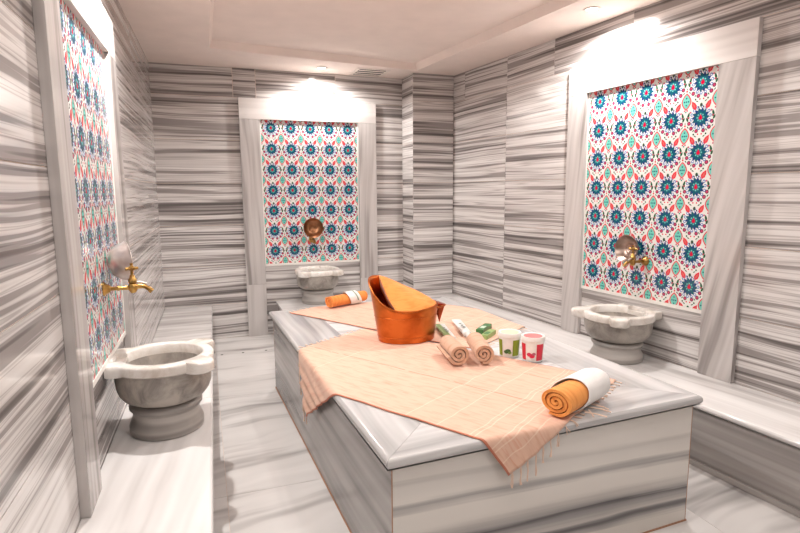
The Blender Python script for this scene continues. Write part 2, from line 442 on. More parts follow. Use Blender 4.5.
def motif():
    o = []
    # rosette
    for k in range(14):
        a = 2 * PI * k / 14 + .11
        o.append((circle(.305 * math.cos(a), .305 * math.sin(a), .052, 8), LAV, 1))
        o.append((circle(.30 * math.cos(a), .30 * math.sin(a), .024, 6), (.93, .93, .93), 1.5))
    for k in range(14):
        a = 2 * PI * k / 14; o.append((leaf(.205 * math.cos(a), .205 * math.sin(a), .16, .105, a), BLUE if k % 2 else TEAL, 2))
    o.append((circle(0, 0, .175, 18), TEAL, 2.5)); o.append((circle(0, 0, .115, 14), (.16, .44, .52), 3))
    for k in range(8):
        a = 2 * PI * k / 8; o.append((circle(.105 * math.cos(a), .105 * math.sin(a), .024, 6), PALE, 3.5))
    o.append((circle(0, -.01, .058, 10), PINK, 4)); o.append((leaf(0, .03, .13, .07, PI / 2), PINK, 4))
    # bud above with its stem
    o.append((circle(0, .36, .046, 8, .06), GREEN, 2)); o.append((circle(0, .355, .022, 6), PURP, 3))
    # coral leaves
    for s in (-1, 1):
        o.append((leaf(s * .235, .36, .30, .15, PI / 2 - s * .52), CORAL, 2))
        o.append((leaf(s * .235, .36, .18, .045, PI / 2 - s * .52), (.86, .42, .38), 3))
        o.append((leaf(s * .40, .10, .20, .075, PI / 2 + s * .3), GREEN, 2)); o.append((leaf(s * .44, -.02, .16, .065, PI / 2 - s * .5), GREEN, 2))
        for (x, y, r) in ((.37, -.14, .062), (.29, -.29, .064), (.115, -.375, .062), (.40, .03, .04)):
            o.append((circle(s * x, y, r, 8), PURP if r > .04 else GREEN, 2)); o.append((circle(s * x, y, r * .62, 7), (.80, .26, .42), 3))
        o.append((leaf(s * .21, -.36, .09, .035, -s * .9), GREEN, 2)); o.append((leaf(s * .40, -.25, .09, .035, s * .9), GREEN, 2))
        o.append((leaf(s * .14, .47, .10, .035, s * .5), GREEN, 1))
    for s in (-1, 1):
        for (x, y, r, c) in ((.335, .175, .03, (.80, .26, .42)), (.455, .24, .028, (.80, .26, .42)), (.08, .30, .026, PURP), (.20, -.47, .03, GREEN), (.47, -.36, .03, (.80, .26, .42)), (.40, -.42, .028, GREEN), (.06, -.47, .026, PINK)):
            o.append((circle(s * x, y, r, 6), c, 2))
    # lozenge between four rosettes (the one up and to the right)
    def loz(r, h): return [(.5 + r * .52 * math.copysign(abs(math.cos(t)) ** 1.6, math.cos(t)), .5 + h * math.copysign(abs(math.sin(t)) ** 1.25, math.sin(t))) for t in [2 * PI * i / 16 for i in range(16)]]
    o.append((loz(.33, .25), (.86, .34, .38), 2)); o.append((loz(.25, .20), PALE, 3))
    for (x, y) in ((0, 0), (0, .10), (0, -.10), (.065, 0), (-.065, 0)): o.append((circle(.5 + x, .5 + y, .026, 6), TEAL, 4))
    o.append((circle(.5, .80, .03, 7), RED, 3)); o.append((circle(.5, .20, .026, 7), (.2, .55, .5), 3))
    o.append((leaf(.5, .865, .07, .03, PI / 2), GREEN, 2))
    return o
MOT = motif()
FZT, FZH, FZB = 2.236, 2.047, .696
def niche(label_f, label_t, org, ud, nrm, u0, u1, t0, t1, side, extra=''):
    """u0..u1 outer frame, t0..t1 tile panel along ud"""
    org, ud, nrm = Vector(org), Vector(ud).normalized(), Vector(nrm).normalized()
    base = org + ud * ((u0 + u1) / 2) + Vector((0, 0, 0))
    ang = math.atan2(ud.y, ud.x); D = .032
    fr = thing('niche_frame', label_f, 'frame', base, ang)
    c = (u0 + u1) / 2; sgn = 1 if Vector((-ud.y, ud.x, 0)).dot(nrm) > 0 else -1
    def pb(name, a, b, za, zb, mat, dep, d, par, tone=0, tilt=0, dback=.0):
        bm = newbm(); y0, y1 = sorted((sgn * dback, sgn * dep)); box(bm, a - c, b - c, y0, y1, za, zb, d=d, tone=tone, tilt=tilt)
        return finish(bm, name, mat, par, bevel=.0015)
    zl = 0.001 if side == 'back' else ZB + .001
    pb('header', u0, u1, FZH + .001, FZT, m_head, D, (1, 0, 0), fr)
    for k, (a, b) in enumerate(((u0, t0 - .004), (t1 + .004, u1))):
        z1 = ZB + .001 if (side == 'back' and k == 1) else zl
        if side != 'back':
            pb('post', a, b, z1, FZH, m_post, D, (0, 0, 1), fr, tone=-.01 if side == 'right' else -.04, tilt=(.22 if k else .12) if side == 'right' else rnd.uniform(-.05, .05)); continue
        pb('post', a, b, .505, FZH, m_post, D, (0, 0, 1), fr, tone=-.01, tilt=rnd.uniform(-.12, .12))
        pb('post_base', a, b, z1, .504, m_post, D, (0, 0, 1), fr, tone=.05, tilt=rnd.uniform(-.05, .05))
    # tile panel
    pn = thing('tile_panel', label_t, 'tile panel', base + Vector((0, 0, FZB)), ang)
    for nm, a, b, za, zb in (('edge_trim', t0 - .003, t1 + .003, -.022, -.001), ('edge_trim', t0 - .003, t0 + .006, 0, FZH - FZB), ('edge_trim', t1 - .006, t1 + .003, 0, FZH - FZB)):
        bm = newbm(); y0, y1 = sorted((0.0, sgn * .011)); box(bm, a - c, b - c, y0, y1, za, zb); finish(bm, nm, m_groutw, pn)
    bm = newbm(); cl = bm.loops.layers.color.new('Col')
    a, b = t0 - c + .006, t1 - c - .006; hh = FZH - FZB
    y0, y1 = sorted((0.0, sgn * .008)); fs = box(bm, a, b, y0, y1, 0, hh)
    for f in fs:
        for l in f.loops: l[cl] = (*CREAM, 1)
    px = (b - a) / 5; pz = .193
    for i in range(-1, 6):
        for j in range(-1, 8):
            cx, cz = a + (i + .5) * px, .122 + j * pz
            for poly, colr, lay in MOT:
                q = clip([(cx + x * px, cz + y * pz) for x, y in poly], a, b, 0, hh)
                if not q: continue
                vs = [bm.verts.new((x, sgn * (.008 + .00012 * lay), z)) for x, z in q]
                f = bm.faces.new(vs); f.normal_update()
                for l in f.loops: l[cl] = (*colr, 1)
    # thin joints between the square tiles
    me_o = finish_noflip(bm, 'tiles', m_tile, pn, sgn)
    return fr, pn
def finish_noflip(bm, name, mat, parent, sgn):
    for f in bm.faces:
        if len(f.verts) >= 3 and f.normal.y * sgn < -.5 and abs(f.verts[0].co.y) > .0081: f.normal_flip()
    me = bpy.data.meshes.new(name); bm.to_mesh(me); bm.free(); me.materials.append(mat)
    o = bpy.data.objects.new(name, me); COL.objects.link(o); o.parent = parent; return o
niche('pale grey marble frame on the back wall, facing straight into the room', 'floral glazed tile panel on the back wall behind the round copper bowl',
      (0, 0, 0), (1, 0, 0), (0, -1, 0), .728, 2.038, .914, 1.85, 'back')
cR, cL = math.cos(aR), math.cos(aL)
niche('marble frame on the right wall, its right post with slanting dark veins', 'floral glazed tile panel on the right wall above the right-hand basin',
      (W0, 0, 0), (TR, -1, 0), (-1, -TR, 0), 1.928 / cR, 3.254 / cR, 2.106 / cR, 3.052 / cR, 'right')
niche('marble frame on the left wall, seen steeply edge-on at the left', 'floral glazed tile panel on the left wall, seen at a steep slant',
      (0, 0, 0), (-TL, -1, 0), (1, -TL, 0), 2.13 / cL, 3.43 / cL, 2.33 / cL, 3.24 / cL, 'left')

# ------------------------------------------------------------------ benches
def nosed_slab(bm, A, B, into, width, z, th=.03, r=.012, **k):
    """slab between A and B (2D front edge line), reaching 'into' by width; rounded front edge"""
    A, B, n = Vector((*A, 0)), Vector((*B, 0)), Vector((*into, 0)).normalized()
    prof = [(width, z - th), (r * .4, z - th)]
    for i in range(7):
        a = -PI / 2 + PI * i / 6
        prof.append((r - r * math.cos(a), z - th / 2 + (th / 2) * math.sin(a)))
    prof += [(width, z)]
    ra = [bm.verts.new(A + n * t + Vector((0, 0, zz))) for t, zz in prof]; rb = [bm.verts.new(B + n * t + Vector((0, 0, zz))) for t, zz in prof]
    fs = [bm.faces.new(ra), bm.faces.new(rb[::-1])]
    for i in range(len(prof)):
        j = (i + 1) % len(prof); fs.append(bm.faces.new([ra[i], rb[i], rb[j], ra[j]]))
    uvproj(bm, fs, **k)
# left bench
LB = .411
bl = thing('marble_bench', 'long low marble bench along the left wall, carrying a basin', 'bench', (0.2, -3, 0))
def wl(o, p): o.parent = p; o.matrix_parent_inverse = Matrix.Translation(p.location).inverted(); return o
ys = [-.002, -1.3, -2.45, -3.7, -5.0, YN + .02]
for a, b in zip(ys, ys[1:]):
    bm = newbm()
    A, B = (xl(a) + LB, a - .0008), (xl(b) + LB, b + .0008)
    nosed_slab(bm, A, B, (-1, TL), LB - .002, ZB, d=(1, 0, 0) if a > -1.2 else (.12, 1, 0), tone=-.05 if a > -1.2 else .07, tilt=rnd.uniform(-.05, .05))
    wl(finish(bm, 'seat_slab', m_bench, smooth=40), bl)
bm = newbm()
a, b = -.002, YN + .02
hexa(bm, [(xl(a) + .01, a, .001), (xl(b) + .01, b, .001), (xl(b) + LB - .02, b, .001), (xl(a) + LB - .02, a, .001),
          (xl(a) + .01, a, ZB - .031), (xl(b) + .01, b, ZB - .031), (xl(b) + LB - .02, b, ZB - .031), (xl(a) + LB - .02, a, ZB - .031)], d=(0, 1, 0))
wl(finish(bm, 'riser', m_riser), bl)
# right bench
RB = .456
br = thing('marble_bench', 'long low marble bench along the right wall with a dark banded riser', 'bench', (2.8, -3, 0))
ys = [-.553, -1.6, -2.75, -3.95, -5.2, YN + .02]
for a, b in zip(ys, ys[1:]):
    bm = newbm()
    nosed_slab(bm, (xr(a) - RB, a - .0008), (xr(b) - RB, b + .0008), (1, TR), (RB - .003) * cR, ZB, d=(-TR, 1, 0), tone=.02, tilt=rnd.uniform(-.08, .08))
    wl(finish(bm, 'seat_slab', m_bench, smooth=40), br)
a, b = -.502, YN + .02
def rquad(bm, o0, o1, za, zb, **k):
    hexa(bm, [(xr(a) - o0, a, za), (xr(b) - o0, b, za), (xr(b) - o1, b, za), (xr(a) - o1, a, za),
              (xr(a) - o0, a, zb), (xr(b) - o0, b, zb), (xr(b) - o1, b, zb), (xr(a) - o1, a, zb)], d=(-TR, 1, 0), **k)
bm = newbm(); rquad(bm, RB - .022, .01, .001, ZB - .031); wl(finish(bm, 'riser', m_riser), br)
bm = newbm(); rquad(bm, RB - .006, RB - .0225, .001, .028); wl(finish(bm, 'plinth_strip', m_riser, bevel=.003), br)
# back bench
bb = thing('marble_bench', 'short marble bench across the back wall under the middle basin', 'bench', (1.9, -.25, 0))
bm = newbm()
prof = [(.998, -.501), (1.9, -.501), (xr(-.553) - RB, -.501), (xr(-.553) - RB, -.5515), (xr(-.505) - .004, -.5045), (xr(0) - .003, -.002), (.998, -.002)]
prism(bm, prof, ZB - .03, ZB, d=(1, 0, 0), tone=.04)
wl(finish(bm, 'seat_slab', m_bench, bevel=.006), bb)
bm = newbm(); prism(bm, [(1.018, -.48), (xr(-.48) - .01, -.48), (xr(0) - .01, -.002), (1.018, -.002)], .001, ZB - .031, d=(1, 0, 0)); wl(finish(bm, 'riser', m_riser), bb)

# ------------------------------------------------------------------ central platform
PO = Vector((.8722, -3.8233)); pa = math.radians(2.4884); PW, PL = 1.3771, 2.3282
ex, ey = Vector((math.cos(pa), math.sin(pa))), Vector((-math.sin(pa), math.cos(pa)))
pf = thing('marble_platform', 'large raised marble massage slab in the middle of the room', 'platform', (PO.x, PO.y, 0), pa)
TT, BW = .036, .29
corn = [Vector((0, 0)), Vector((PW, 0)), Vector((PW, PL)), Vector((0, PL))]
inn = [Vector((1, 1)), Vector((-1, 1)), Vector((-1, -1)), Vector((1, -1))]
rr = .014
prof = [(BW, HP - TT), (.004, HP - TT)] + [(rr - rr * math.cos(-PI / 2 + PI * i / 6), HP - TT / 2 + TT / 2 * math.sin(-PI / 2 + PI * i / 6)) for i in range(7)] + [(rr * 1.3, HP), (BW, HP)]
for s in range(4):
    e = (s + 1) % 4; bm = newbm()
    dd = (corn[e] - corn[s]).normalized() * .0007
    ra = [bm.verts.new((*(corn[s] + inn[s] * t + dd), z)) for t, z in prof]; rb = [bm.verts.new((*(corn[e] + inn[e] * t - dd), z)) for t, z in prof]
    fs = [bm.faces.new(ra), bm.faces.new(rb[::-1])]
    for i in range(len(prof)):
        j = (i + 1) % len(prof); fs.append(bm.faces.new([ra[i], rb[i], rb[j], ra[j]]))
    uvproj(bm, fs, d=(*(corn[e] - corn[s]), 0), tone=(.04, .03, 0, -.03)[s], tilt=rnd.uniform(-.1, .1))
    finish(bm, 'border_slab', m_slab, pf, smooth=35)
bm = newbm(); g = .0012
n = 4
for i in range(n):
    y0 = BW + (PL - 2 * BW) * i / n; y1 = BW + (PL - 2 * BW) * (i + 1) / n
    box(bm, BW + g, PW - BW - g, y0 + g, y1 - g, HP - TT, HP - .0002, d=(1, 0, 0), tone=rnd.uniform(-.02, .03), tilt=rnd.uniform(-.1, .1))
finish(bm, 'infill_slab', m_infill, pf)
K = .025; zt = HP - TT - .0005
for nm, x0, x1, y0, y1, mt, d, off in (('side_panel', K + .003, PW - K - .003, K, K + .02, m_front, (1, 0, 0), (0, 0)), ('side_panel', K, K + .02, K + .003, PL - K - .003, m_side, (0, 1, 0), (1, 1)),
                                ('side_panel', PW - K - .02, PW - K, K + .003, PL - K - .003, m_side, (0, 1, 0), (5, 5)), ('side_panel', K + .003, PW - K - .003, PL - K - .02, PL - K, m_side, (1, 0, 0), (9, 2))):
    bm = newbm(); box(bm, x0, x1, y0, y1, .006, zt, d=d, tilt=.054 if mt is m_front else 0, tone=-.035, off=off); finish(bm, nm, mt, pf)
bm = newbm(); box(bm, K + .002, PW - K - .002, K + .002, PL - K - .002, .0005, zt - .002); finish(bm, 'core', m_grout, pf)
for cx, cy in ((K, K), (PW - K, K), (K, PL - K), (PW - K, PL - K)):
    bm = newbm(); sx, sy = (1 if cx < 1 else -1), (1 if cy < 1 else -1)
    x0, x1 = sorted((cx, cx + sx * .0028)); y0, y1 = sorted((cy - sy * .0006, cy + sy * .0028))
    box(bm, x0, x1, y0, y1, .004, zt); finish(bm, 'corner_joint', m_rust, pf)
bm = newbm(); box(bm, K - .004, PW - K + .004, K - .004, PL - K + .004, .0004, .0055); finish(bm, 'base_joint', m_rust, pf)

# ------------------------------------------------------------------ wash basins
def ray_exit(a, shapes):
    c, s = math.cos(a), math.sin(a); best = 0
    for sh in shapes:
        if sh[0] == 'c':
            _, cx, cy, r = sh; b = cx * c + cy * s; q = b * b - (cx * cx + cy * cy - r * r)
            if q >= 0: best = max(best, b + math.sqrt(q))
        else:
            _, x0, x1, y0, y1 = sh; t = 9
            if c > 1e-6: t = min(t, x1 / c)
            if c < -1e-6: t = min(t, x0 / c)
            if s > 1e-6: t = min(t, y1 / s)
            if s < -1e-6: t = min(t, y0 / s)
            best = max(best, t)
    return best
def basin(label, x, y, rz, hgt):
    t = thing('wash_basin', label, 'basin', (x, y, ZB + .0005), rz, None)
    k = hgt / .335
    z1, z0 = hgt, hgt - .046
    outer = [('c', 0, 0, .214), ('c', .158, .158, .058), ('c', .158, -.158, .058), ('r', -.214, .02, -.150, .150)]
    hole = [('c', 0, 0, .166), ('r', -.196, .02, -.06, .06)]
    N = 192; bm = newbm()
    rings = []
    spec = [(outer, .010, z0 - .004), (outer, .0, z0 + .004), (outer, 0, z1 - .008), (outer, .008, z1), (hole, -.006, z1), (hole, 0, z1 - .006), (hole, 0, z0 - .004)]
    for shp, ins, z in spec:
        ring = []
        for i in range(N):
            a = 2 * PI * i / N + PI / N; r = ray_exit(a, shp) - ins
            ring.append(bm.verts.new((r * math.cos(a), r * math.sin(a), z)))
        rings.append(ring)
    for q in range(len(rings)):
        A, B = rings[q], rings[(q + 1) % len(rings)]
        for i in range(N):
            j = (i + 1) % N; bm.faces.new([A[i], A[j], B[j], B[i]])
    finish(bm, 'rim', m_rim, t, smooth=50)
    bm = newbm(); box(bm, -.197, -.15, -.061, .061, z0 - .003, z1 - .02); finish(bm, 'tap_ledge', m_rim, t, bevel=.002)
    bm = newbm()
    P = [(.148, .144), (.170, .156), (.187, .176), (.197, .205), (.201, .24), (.201, z0 / k), (.164, z0 / k)]
    P += [(.160, .26), (.145, .215), (.11, .18), (.05, .165), (0, .163)]
    P = [(0, .140), (.126, .140)] + P
    lathe(bm, [(r, z * k) for r, z in P], 64); finish(bm, 'bowl', m_basin, t, smooth=50)
    bm = newbm()
    P = [(0, 0), (.150, 0), (.156, .006), (.157, .035), (.150, .052), (.141, .070), (.139, .092), (.146, .103), (.153, .110), (.154, .122), (.146, .131), (.128, .140), (0, .1405)]
    lathe(bm, [(r, z * k) for r, z in P], 64); finish(bm, 'pedestal', m_foot, t, smooth=50)
    return t
basin('carved marble basin on the left bench, nearest and largest in view', xl(-2.76) + .218, -2.76, -aL, .345)
basin('small marble basin under the copper bowl on the back wall', 1.375, -.219, -PI / 2, .322)
xx = xr(-2.64) - .2185
basin('cream-rimmed marble basin on the right bench beside the red-lidded tub', xx, -2.66, PI + aR, .305)

# ------------------------------------------------------------------ taps and bowls
def tap(label, loc, rz):
    t = thing('brass_tap', label, 'tap', loc, rz)
    bm = newbm(); lathe(bm, [(0, 0), (.030, 0), (.030, .004), (.022, .010), (.014, .026), (0, .026)], 24); o = finish(bm, 'flange', m_brass, t, smooth=40); o.rotation_euler = (0, PI / 2, 0)
    bm = newbm(); tube(bm, [(.02, 0, 0), (.05, 0, 0), (.054, 0, 0), (.058, 0, 0), (.062, 0, 0), (.105, 0, 0)], [.009, .008, .011, .011, .008, .010], 14); finish(bm, 'pipe', m_brass, t, smooth=60)
    bm = newbm(); lathe(bm, [(0, -.024), (.010, -.022), (.017, -.012), (.019, 0), (.017, .014), (.013, .018), (.017, .022), (.017, .036), (.012, .042), (.009, .055), (0, .055)], 20)
    o = finish(bm, 'valve_body', m_brass, t, smooth=40); o.location = (.112, 0, 0)
    bm = newbm()
    lathe(bm, [(0, 0), (.006, 0), (.006, .018), (.012, .022), (.012, .034), (.005, .042), (.008, .05), (0, .054)], 16)
    for a in (0, PI / 2):
        d = Vector((math.cos(a), math.sin(a), 0)) * .026; p = Vector((0, 0, .028))
        tube(bm, [p - d, p - d * .8, p, p + d * .8, p + d], [.006, .007, .004, .007, .006], 8)
    o = finish(bm, 'handle', m_brass, t, smooth=50); o.location = (.112, 0, .054); o.rotation_euler = (0, 0, .5)
    bm = newbm(); tube(bm, [(.125, 0, .002), (.145, 0, .005), (.160, 0, .001), (.174, 0, -.008), (.184, 0, -.019), (.186, 0, -.021)], [.011, .010, .009, .010, .012, .011], 14); finish(bm, 'spout', m_brass, t, smooth=60)
    bm = newbm(); tube(bm, [(.118, 0, .024), (.140, .004, .022), (.165, .01, .012)], [.005, .005, .006], 8); finish(bm, 'lever', m_tin, t, smooth=60)
    return t
def bowl(label, loc, axis, mats, r=.09, dep=.058):
    """axis: opening direction"""
    bm = newbm()
    P = [(0, 0), (.02, 0), (.024, .003), (.055, .012), (r * .86, dep * .55), (r * .96, dep * .9), (r * 1.02, dep), (r * 1.035, dep + .001), (r * 1.02, dep + .0035)]
    P += [(r * .955, dep * .92 + .002), (r * .83, dep * .58), (.05, .0155), (.040, .013), (.037, .0155), (.034, .0125), (.026, .010), (.023, .0125), (.020, .009), (.010, .007), (0, .012)]
    lathe(bm, P, 48)
    for f in bm.faces: f.material_index = 0 if f.calc_center_median().z < .0001 else 0
    o = finish(bm, 'bath_bowl', mats, smooth=50)
    o.location = loc; o.rotation_euler = Vector(axis).to_track_quat('Z', 'Y').to_euler()
    return tag(o, label, 'bowl')
# left
NL, NR = Vector((cL, -math.sin(aL), 0)), Vector((-cR, -math.sin(aR), 0))
def wallpt(side, y, z, d=0.0):
    return (Vector((xl(y), y, z)) + NL * d) if side == 'l' else (Vector((xr(y), y, z)) + NR * d)
tap('brass tap with a cross handle on the left wall above the nearest basin', wallpt('l', -2.79, .985, .009), -aL)
bowl('silvery hammam bowl hung behind the brass tap on the left wall', wallpt('l', -2.695, 1.082, .020), NL + Vector((.0, .38, .05)), m_tin, r=.088, dep=.072)
tap('brass tap mostly hidden by the round copper bowl on the back wall', (1.365, -.0085, .915), -PI / 2)
bowl('round copper hammam bowl with ringed inside on the back wall', (1.35, -.147, 1.035), (0, -1, .12), m_bowlcu, r=.092)
tap('brass tap on the right wall above the right-hand basin', wallpt('r', -2.64, .935, .009), PI + aR)
bowl('tinned hammam bowl showing its inside beside the right wall tap', wallpt('r', -2.555, 1.005, .030), NR + Vector((0, 0, .10)), m_tind, r=.086)

# ------------------------------------------------------------------ towels spread on the platform
nv, dv_ = Vector((.84855867, .52910129)), Vector((.52910129, -.84855867))
def drape(p, z_off, hangz=0.0):
    """flat point on the platform plane -> folded over the platform edges"""
    q = p - PO; i, j = q.dot(ex), q.dot(ey); r = .012
    def fold(s):       # s: distance past the edge line (edge at s=0), returns (outward, down)
        if s <= -r: return s, 0
        a = (s + r) / r
        if a < PI / 2: return -r + r * math.sin(a), r - r * math.cos(a)
        return 0, r + (a - PI / 2) * r
    dn = 0; o = 0
    if i < .5:
        s, d = fold(-i)
        if d > dn: dn = d
        i = -s
        if d > 0: i -= z_off * min(1, d / .012)
    elif i > PW - .2:
        s, d = fold(i - PW); dn = max(dn, d); i = PW + s
        if d > 0: i += z_off * min(1, d / .012)
    if j < .5:
        s, d = fold(-j)
        j = -s
        if d > 0: j -= z_off * min(1, d / .012)
        dn = max(dn, d)
    elif j > PL - .3:
        s, d = fold(j - PL); dn = max(dn, d); j = PL + s
        if d > 0: j += z_off * min(1, d / .012)
    w_ = PO + ex * i + ey * j
    top = 1 - min(1, dn / .012)
    return Vector((w_.x, w_.y, HP + z_off * top + .0006 - dn)), dn
def towel(label, n0, n1, d0, d1, seed, fr_lo=True, fr_hi=True, crumple=None):
    t = thing('spread_towel', label, 'towel', (*(nv * ((n0 + n1) / 2) + dv_ * ((d0 + d1) / 2)), HP))
    inv = Matrix.Translation(t.location).inverted()
    NX, NY = 70, 120; bm = newbm(); uvl = bm.loops.layers.uv['UVMap']
    grid = []
    def surf(a, b, lift=0):
        n_ = n0 + (n1 - n0) * a; d_ = d0 + (d1 - d0) * b
        n_ += .022 * max(0, b - .86) / .14 * (1 - a) ** 3 * (1 if fr_hi else 0)
        # slightly wavy outline
        n_ += .006 * noise.noise(Vector((b * 9, seed, a * 2))); d_ += .008 * noise.noise(Vector((a * 11, seed + 5, b * 2)))
        p = nv * n_ + dv_ * d_
        zz = .0022 + .0035 * max(0, noise.noise(Vector((p.x * 7, p.y * 5, seed)))) + .0016 * max(0, noise.noise(Vector((p.x * 22, p.y * 22, seed)))) + lift
        co, dn = drape(p, zz)
        if dn > .02:            # hanging folds
            k = min(1, (dn - .02) / .1)
            cz = .007 * k * (1 + math.sin(n_ * 70 + d_ * 55 + 2 * noise.noise(Vector((d_ * 9, dn * 8, 1)))))
            i = (Vector((co.x, co.y)) - PO)
            if i.dot(ex) < .02: co -= Vector((*ex, 0)) * cz
            elif i.dot(ey) < .02: co -= Vector((*ey, 0)) * (cz * .6)
        return co
    for b in range(NY + 1):
        grid.append([bm.verts.new(surf(a / NX, b / NY)) for a in range(NX + 1)])
    for b in range(NY):
        for a in range(NX):
            f = bm.faces.new([grid[b][a], grid[b][a + 1], grid[b + 1][a + 1], grid[b + 1][a]])
            for l, (aa, bb_) in zip(f.loops, ((a, b), (a + 1, b), (a + 1, b + 1), (a, b + 1))):
                l[uvl].uv = (aa / NX * (n1 - n0), bb_ / NY * (d1 - d0))
    o = finish(bm, 'cloth', m_peach, smooth=180); md = o.modifiers.new('thick', 'SOLIDIFY'); md.thickness = .0018; md.offset = 1
    for v in o.data.polygons[:1]:
        if v.normal.z < 0: o.data.flip_normals()
    o.parent = t; o.matrix_parent_inverse = inv
    r = random.Random(seed)
    for b, on, cnt in ((0, fr_lo, 24), (1, fr_hi, 22)):
        if not on: continue
        for k in range(cnt):
            a = (k + .5) / cnt; c0 = surf(a, b); c1 = surf(a + .004, b)
            n_ = n0 + (n1 - n0) * a; d_ = d0 if b == 0 else d1
            sg = -1 if b == 0 else 1; bm = newbm()
            q = c0; hang = c0.z < HP - .02
            ln = r.uniform(.045, .065) if not hang else r.uniform(.05, .085)
            for m_ in range(2):
                if hang:
                    pts = [q + Vector((0, 0, .003))]
                    for s in range(1, 5): pts.append(q + Vector((r.uniform(-.003, .003) + m_ * .002, r.uniform(-.002, .001), -ln * s / 4)))
                    rad = [.0016, .0022, .0016, .0022, .0028]
                else:
                    pts = []; x = r.uniform(-.4, .4)
                    for s in range(5):
                        dd = dv_ * (sg * ln * .55 * s / 4) + nv * (x * ln * .5 * (s / 4) + m_ * .002)
                        p2 = nv * n_ + dv_ * d_ + dd
                        cc, _ = drape(p2, .0025); pts.append(cc)
                    rad = [.0014, .0018, .0014, .0018, .0022]
                tube(bm, pts, rad, 6)
            f_ = finish(bm, 'tassel', m_fringe, smooth=60); f_.parent = t; f_.matrix_parent_inverse = inv
    return t
towel('peach striped cotton towel at the near end, its fringed corners hanging over the slab edges', -.985, -.113, 2.565, 4.045, 3)
towel('peach striped cotton towel at the far end, lying under the copper bucket', -.095, .78, 1.85, 3.31, 11)

